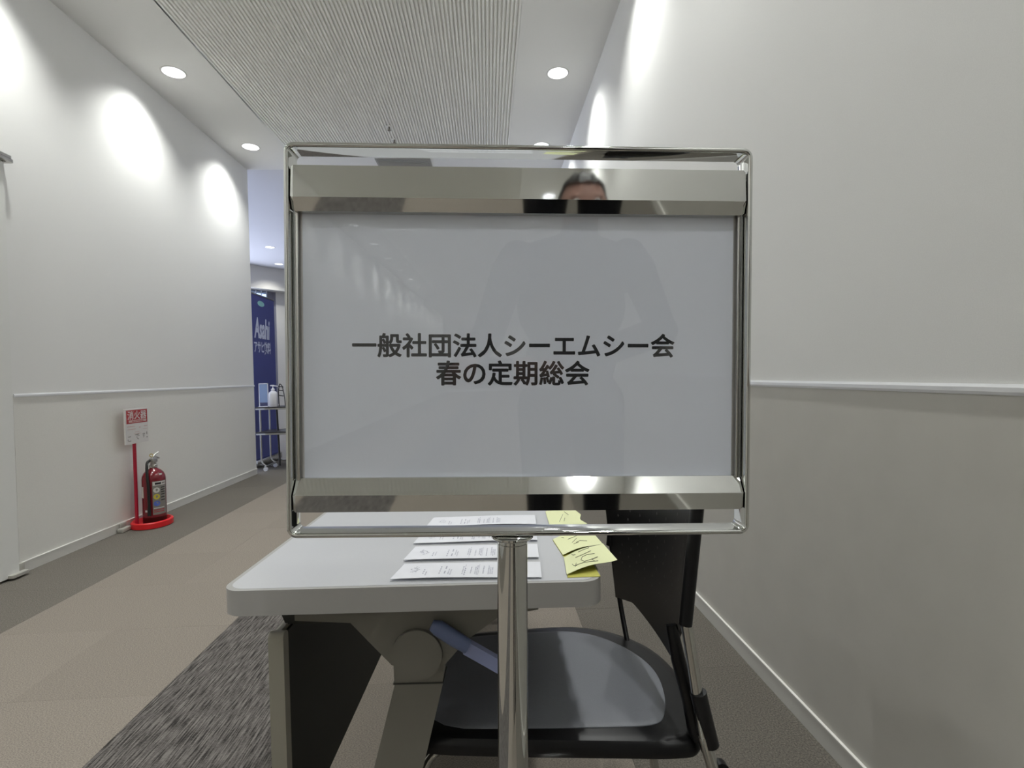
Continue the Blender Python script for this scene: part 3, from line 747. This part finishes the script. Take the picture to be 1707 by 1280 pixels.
# the viewer looks along about -57 degrees as seen from the cylinder
lab = wrap('label', -66, 8, .075, .330, 'label_grey', ex)
wrap('label_header', -64, 6, .298, .326, 'label_white', lab, R0+.001)
wrap('label_print', -54, -24, .304, .320, 'rubber', lab, R0+.0014)
wrap('label_print', -20, 0, .306, .318, 'print_grey', lab, R0+.0014)
def dot(ang, z, r, m, par):
    a = math.radians(ang); c = Vector((math.cos(a), math.sin(a), 0)); t = Vector((-math.sin(a), math.cos(a), 0)); bm = bmesh.new()
    vs = []
    for k in range(20):
        w = 2*PI*k/20; aa = a+r*math.cos(w)/R0; vs.append(bm.verts.new(((R0+.0018)*math.cos(aa), (R0+.0018)*math.sin(aa), z+r*math.sin(w))))
    bm.faces.new(vs); return obj('label_disc', bm, m, par)
for z, m in ((.262, 'label_white'), (.212, 'label_yellow'), (.160, 'label_blue')): dot(-47, z, .0205, m, lab)
for z, w in ((.262, 8), (.212, 8)): wrap('label_print', -51, -51+w, z-.008, z+.008, 'print_grey', lab, R0+.0022, 3)
for z in (.275, .258, .240, .222, .200, .178): wrap('label_print', -26, -2, z, z+.007, 'rubber', lab, R0+.0014, 5)
for z in (.122, .108, .094): wrap('label_print', -62, -8, z, z+.006, 'label_white' if z > .12 else 'board_red', lab, R0+.0014)
wrap('sticker', -140, -116, .205, .290, 'label_white', ex)
wrap('sticker', -106, -94, .098, .114, 'label_white', ex)
wrap('sticker', -30, -12, .374, .386, 'label_white', ex, R0*.93, 4)
obj('collar', lathe(bmesh.new(), [(.026, .430), (.026, .448), (.020, .452), (.020, .470), (0, .470)], seg=20), 'steel', ex, True)
obj('valve', B(-.018, .018, -.026, .026, .468, .500, bev=.004), 'steel', ex, True)
bm = bmesh.new(); tube(bm, [(0, -.012, .500), (.004, .030, .506), (.006, .062, .492)], [.006, .007, .006], 8); obj('carry_handle', bm, 'steel', ex, True)
bm = bmesh.new(); tube(bm, [(0, -.018, .500), (.002, .020, .525), (.004, .055, .538)], [.006, .007, .006], 8); obj('squeeze_lever', bm, 'steel', ex, True)
bm = bmesh.new(); q = [(-.008+.012*math.cos(2*PI*k/16), 0, .545+.012*math.sin(2*PI*k/16)) for k in range(17)]; tube(bm, [(x+.004, y-.012, z-.022) for x, y, z in q], .003, 6); obj('safety_ring', bm, 'brass', ex, True)
obj('hose', tube(bmesh.new(), fillet([(-.010, -.020, .485), (-.008, -.058, .478), (.004, -.084, .41), (.014, -.0865, .30), (.015, -.0865, .13)], .04), .0092, 10), 'rubber', ex, True)
obj('nozzle', tube(bmesh.new(), [(.015, -.0875, .135), (.015, -.0885, .075)], [.010, .0115], 10), 'rubber', ex, True)
t = tag(thing('floor_bracket', (XL+.030, 3.86, 0)), 'small pale grey block on the floor behind the red tray', 'bracket')
obj('block', B(-.018, .02, -.055, .045, .001, .030, bev=.004), 'bracket_grey', t, True); obj('upright', B(-.018, -.008, -.03, .03, .028, .060, bev=.003), 'bracket_grey', t, True)

# ================================================================== HALL: BANNER, TROLLEY, BOTTLE, CARD HOLDER
BX = -2.85; by0, by1 = 6.47, 7.20
ban = tag(thing('roll_banner', (BX, (by0+by1)/2, 0)), 'tall dark blue roll-up banner with white Asahi lettering in the hall', 'banner')
bw = by1-by0
obj('banner_sheet', B(-.0015, .0015, -bw/2, bw/2, .09, 2.125), 'banner_blue', ban)
obj('top_bar', B(-.006, .006, -bw/2, bw/2, 2.120, 2.140, bev=.003), 'chrome_soft', ban)
obj('base_case', B(-.05, .05, -bw/2-.01, bw/2+.01, .012, .095, bev=.012), 'chrome_soft', ban, True)
for s in (-1, 1): obj('foot', B(-.17, .17, s*bw*.32-.02, s*bw*.32+.02, .001, .013, bev=.003), 'chrome_soft', ban)
obj('prop_pole', tube(bmesh.new(), [(-.02, .0, .05), (-.02, 0, 2.12)], .007, 8), 'steel', ban, True)
me = text_mesh('Asahi', .30, offset=.010, extrude=.0003); me.transform(frame((.0022, -.03, 1.60), (0, 1, 0), (0, .22, 1)) @ Matrix.Diagonal((.66, 1.15, 1, 1)) @ Matrix(((1, .18, 0, 0), (0, 1, 0, 0), (0, 0, 1, 0), (0, 0, 0, 1)))); obj_me('lettering', me, 'banner_print', ban)
me = text_mesh('アサヒ飲料', .125, offset=.003, extrude=.0003); me.transform(frame((.0022, -.03, 1.42), (0, 1, 0), (0, 0, 1)) @ Matrix.Diagonal((.80, 1.25, 1, 1))); obj_me('lettering', me, 'banner_print', ban)
bm = bmesh.new(); bm.faces.new([bm.verts.new((.0022, -.04+.10*math.cos(2*PI*k/24), 2.03+.035*math.sin(2*PI*k/24))) for k in range(24)]); obj('emblem', bm, 'banner_green', ban)

tr = tag(thing('trolley', (-2.39, 6.37, 0)), 'narrow metal trolley with two dark shelves in front of the blue banner', 'trolley')
for z in (.738, .446):
    sh = obj('shelf', B(-.315, .35, -.17, .17, z, z+.014, bev=.003), 'shelf_dark', tr)
    obj('shelf_trim', B(-.31, .345, -.172, .172, z-.020, z-.0005, bev=.003), 'chrome_soft', sh)
for x in (-.275, .31):
    for y in (-.13, .13):
        obj('leg', tube(bmesh.new(), fillet([(x, y, .738), (x, y, .10), (x+(.06 if x < 0 else -.06), y, .055)], .06), .011, 10), 'chrome_soft', tr, True)
    obj('foot_bar', tube(bmesh.new(), [(x+(.05 if x < 0 else -.05), -.15, .056), (x+(.05 if x < 0 else -.05), .15, .056)], .011, 10), 'chrome_soft', tr, True)
    for y in (-.14, .14):
        bm = bmesh.new(); prism(bm, [(x+(.05 if x < 0 else -.05)+.024*math.cos(2*PI*k/18), .0245+.024*math.sin(2*PI*k/18)) for k in range(18)], 'y', y-.01, y+.01); obj('caster', bm, 'bottle_white', tr, True)
obj('centre_post', tube(bmesh.new(), [(-.135, .0, .738), (-.115, 0, .04)], .012, 10), 'shelf_dark', tr, True)
bo = tag(thing('pump_bottle', (-2.505, 6.23, .7525)), 'white hand sanitiser pump bottle on the trolley', 'bottle')
obj('bottle', lathe(bmesh.new(), [(0, 0), (.046, 0), (.049, .004), (.049, .145), (.045, .162), (.030, .176), (.020, .180), (.020, .192), (0, .192)], seg=28), 'bottle_white', bo, True)
obj('pump_collar', lathe(bmesh.new(), [(.021, .186), (.021, .206), (.010, .212), (0, .212)], seg=18), 'bottle_white', bo, True)
obj('pump_head', tube(bmesh.new(), fillet([(0, 0, .20), (0, 0, .243), (-.02, 0, .246)], .004), .0055, 8), 'bottle_white', bo, True)
obj('spout', tube(bmesh.new(), [(.012, 0, .246), (-.030, 0, .246), (.055, 0, .236)], [.007, .007, .005], 8), 'bottle_white', bo, True)
ch = tag(thing('card_holder', (-2.617, 6.24, .7525)), 'clear upright card holder with a pale blue card, left on the trolley', 'card holder')
obj('holder', B(-.05, .05, -.004, .004, .006, .27), 'acrylic', ch)
obj('base', B(-.05, .05, -.03, .03, 0, .006), 'bottle_white', ch); obj('card', B(-.044, .044, -.006, -.0045, .05, .262), 'blue_card', ch)
obj('frame', (lambda bm: (box(bm, -.053, -.046, -.007, .005, .006, .272), box(bm, .046, .053, -.007, .005, .006, .272), box(bm, -.053, .053, -.007, .005, .264, .274), bm)[-1])(bmesh.new()), 'bottle_white', ch)
rk = tag(thing('wire_rack', (-2.412, 6.24, .7525)), 'small black wire rack on the trolley, right of the pump bottle', 'rack')
obj('frame', tube(bmesh.new(), fillet([(-.03, 0, 0), (-.035, 0, .16), (-.02, 0, .27), (.01, 0, .24), (.035, 0, .10), (.04, 0, 0)], .03), .005, 8), 'rubber', rk, True)
for z in (.13, .19, .235): obj('rung', tube(bmesh.new(), [(-.034, 0, z), (.022, 0, z-.01)], .0055, 8), 'rubber', rk, True)

# ================================================================== THE PHOTOGRAPHER (seen mirrored in the chrome clip rail)
PO = Vector((.24, -.68, 0))
pers = tag(thing('person', PO), 'person in a dark suit holding a small camera, mirrored in the chrome clip rail', 'person')
bm = bmesh.new()
def cap(pts, rs, seg=14):
    P = [Vector(p) for p in pts]
    tube(bm, P, rs, seg)
    for p, r in zip(P, rs): bmesh.ops.create_uvsphere(bm, u_segments=12, v_segments=8, radius=r*.99, matrix=Matrix.Translation(p))
def ell(c, r, rot=0):
    bmesh.ops.create_uvsphere(bm, u_segments=28, v_segments=18, radius=1, matrix=Matrix.Translation(c) @ Matrix.Rotation(rot, 4, 'X') @ Matrix.Diagonal((*r, 1)))
px, py = PO.x, PO.y
hd = Vector((px+.035, py+.10, 1.605))
# trunk
for c, r in (((px, py-.02, .95), (.165, .115, .12)), ((px, py, 1.08), (.15, .11, .14)), ((px, py+.03, 1.25), (.175, .12, .17)), ((px+.005, py+.05, 1.385), (.185, .10, .085))): ell(Vector(c), r)
cap([(px+.02, py+.06, 1.42), (px+.03, py+.085, 1.53)], [.062, .055])
ell(hd, (.074, .092, .108), -.2); ell(hd+Vector((0, .05, -.060)), (.052, .05, .055))          # skull, jaw
ell(hd+Vector((0, .098, -.030)), (.013, .020, .024)); ell(hd+Vector((0, .085, -.066)), (.024, .012, .009))
for s in (-1, 1):
    ell(hd+Vector((s*.074, -.004, -.02)), (.010, .020, .032)); ell(hd+Vector((s*.030, .080, .018)), (.022, .012, .007))
    sx = px+.005+s*.175
    cap([(sx, py+.05, 1.395), (px+.005+s*.20, py+.06, 1.34)], [.062, .06])
    el = Vector((px+s*.235+(-.03 if s < 0 else .0), py+.22, 1.15)); wr_ = Vector((s*.105+.01, -.215, 1.035))
    cap([(px+.005+s*.20, py+.06, 1.36), el, wr_], [.058, .047, .033])
    # legs
    cap([(px+s*.085, py-.02, .93), (px+s*.095, py, .50), (px+s*.10, py-.03, .10)], [.095, .066, .05])
    cap([(px+s*.10, py-.05, .052), (px+s*.105, py+.07, .042), (px+s*.11, py+.15, .036)], [.046, .044, .034])
    # hand: palm, four fingers round the camera body, thumb on its back
    pm = Vector((s*.070+.0, -.125, 1.040))
    cap([wr_, pm+Vector((s*.004, -.02, 0)), Vector((s*.064, -.080, 1.043))], [.029, .030, .026])
    for k in range(4):
        ln = (.9, 1.0, .95, .78)[k]; z = 1.070-.0175*k
        b0 = Vector((s*.068, -.085, z)); b1 = b0+Vector((s*.004, .038*ln, .0)); b2 = b1+Vector((-s*.014, .020*ln, -.001)); b3 = b2+Vector((-s*.020*ln, .003, -.001))
        cap([b0, b1, b2, b3], [.0092, .0088, .0082, .0072], 10)
    t0 = pm+Vector((-s*.008, .012, .010)); cap([t0, Vector((s*.045, -.080, 1.060)), Vector((s*.026, -.066, 1.064))], [.0125, .0105, .0088], 10)
me = bpy.data.meshes.new('body'); bm.to_mesh(me); bm.free()
tmp = bpy.data.objects.new('body_tmp', me); C.objects.link(tmp)
md = tmp.modifiers.new('r', 'REMESH'); md.mode = 'VOXEL'; md.voxel_size = .0062
sm = tmp.modifiers.new('s', 'SMOOTH'); sm.iterations = 3; sm.factor = .5
bpy.context.view_layer.update()
me2 = bpy.data.meshes.new_from_object(tmp.evaluated_get(bpy.context.evaluated_depsgraph_get())); bpy.data.objects.remove(tmp)
me2.materials.clear(); me2.materials.append(MATS['suit']); me2.materials.append(MATS['skin'])
for p in me2.polygons:
    c = p.center; p.use_smooth = True
    if c.z > 1.487 or (c.y > -.208 and .95 < c.z < 1.12): p.material_index = 1
me2.transform(Matrix.Translation(-PO)); me2.name = 'body'; obj_me('body', me2, None, pers)
h0 = hd-PO
bm = bmesh.new(); bmesh.ops.create_uvsphere(bm, u_segments=32, v_segments=22, radius=1)
for v_ in list(bm.verts):
    d_ = v_.co.copy()
    if d_.z < -.15 or (d_.y > .30 and d_.z < .62) : bm.verts.remove(v_)
for v_ in bm.verts:
    nz = 1+.025*math.sin(17*v_.co.x+9*v_.co.y)+.02*math.sin(31*v_.co.y+13*v_.co.z); v_.co = Vector((v_.co.x*.081*nz, v_.co.y*.100*nz, v_.co.z*.117*nz))
bm.transform(Matrix.Translation(h0) @ Matrix.Rotation(-.2, 4, 'X')); obj('hair', bm, 'hair', pers, True)
for s in (-1, 1):
    bm = bmesh.new(); bmesh.ops.create_uvsphere(bm, u_segments=14, v_segments=10, radius=.0115, matrix=Matrix.Translation(h0+Vector((s*.030, .080, .002)))); e_ = obj('eye', bm, 'eye_white', pers, True)
    bm = bmesh.new(); bmesh.ops.create_uvsphere(bm, u_segments=12, v_segments=8, radius=.006, matrix=Matrix.Translation(h0+Vector((s*.030, .0868, .001)))); obj('iris', bm, 'hair', e_, True)
dv = tag(thing('compact_camera', (0, -.045, 1.012)), 'small black camera held by the person mirrored in the chrome', 'camera')
obj('camera_body', B(-.054, .054, -.014, .014, .0, .064, bev=.005), 'device', dv, True)
bm = bmesh.new(); prism(bm, [(.026*math.cos(2*PI*k/32), .033+.026*math.sin(2*PI*k/32)) for k in range(32)], 'y', .0135, .030); bevel_all(bm, .002, 2, 60); obj('lens_barrel', bm, 'device', dv, True)
obj('shutter_button', lathe(bmesh.new(), [(0, .068), (.006, .068), (.007, .0635)], .035, 0, 16), 'steel', dv, True)
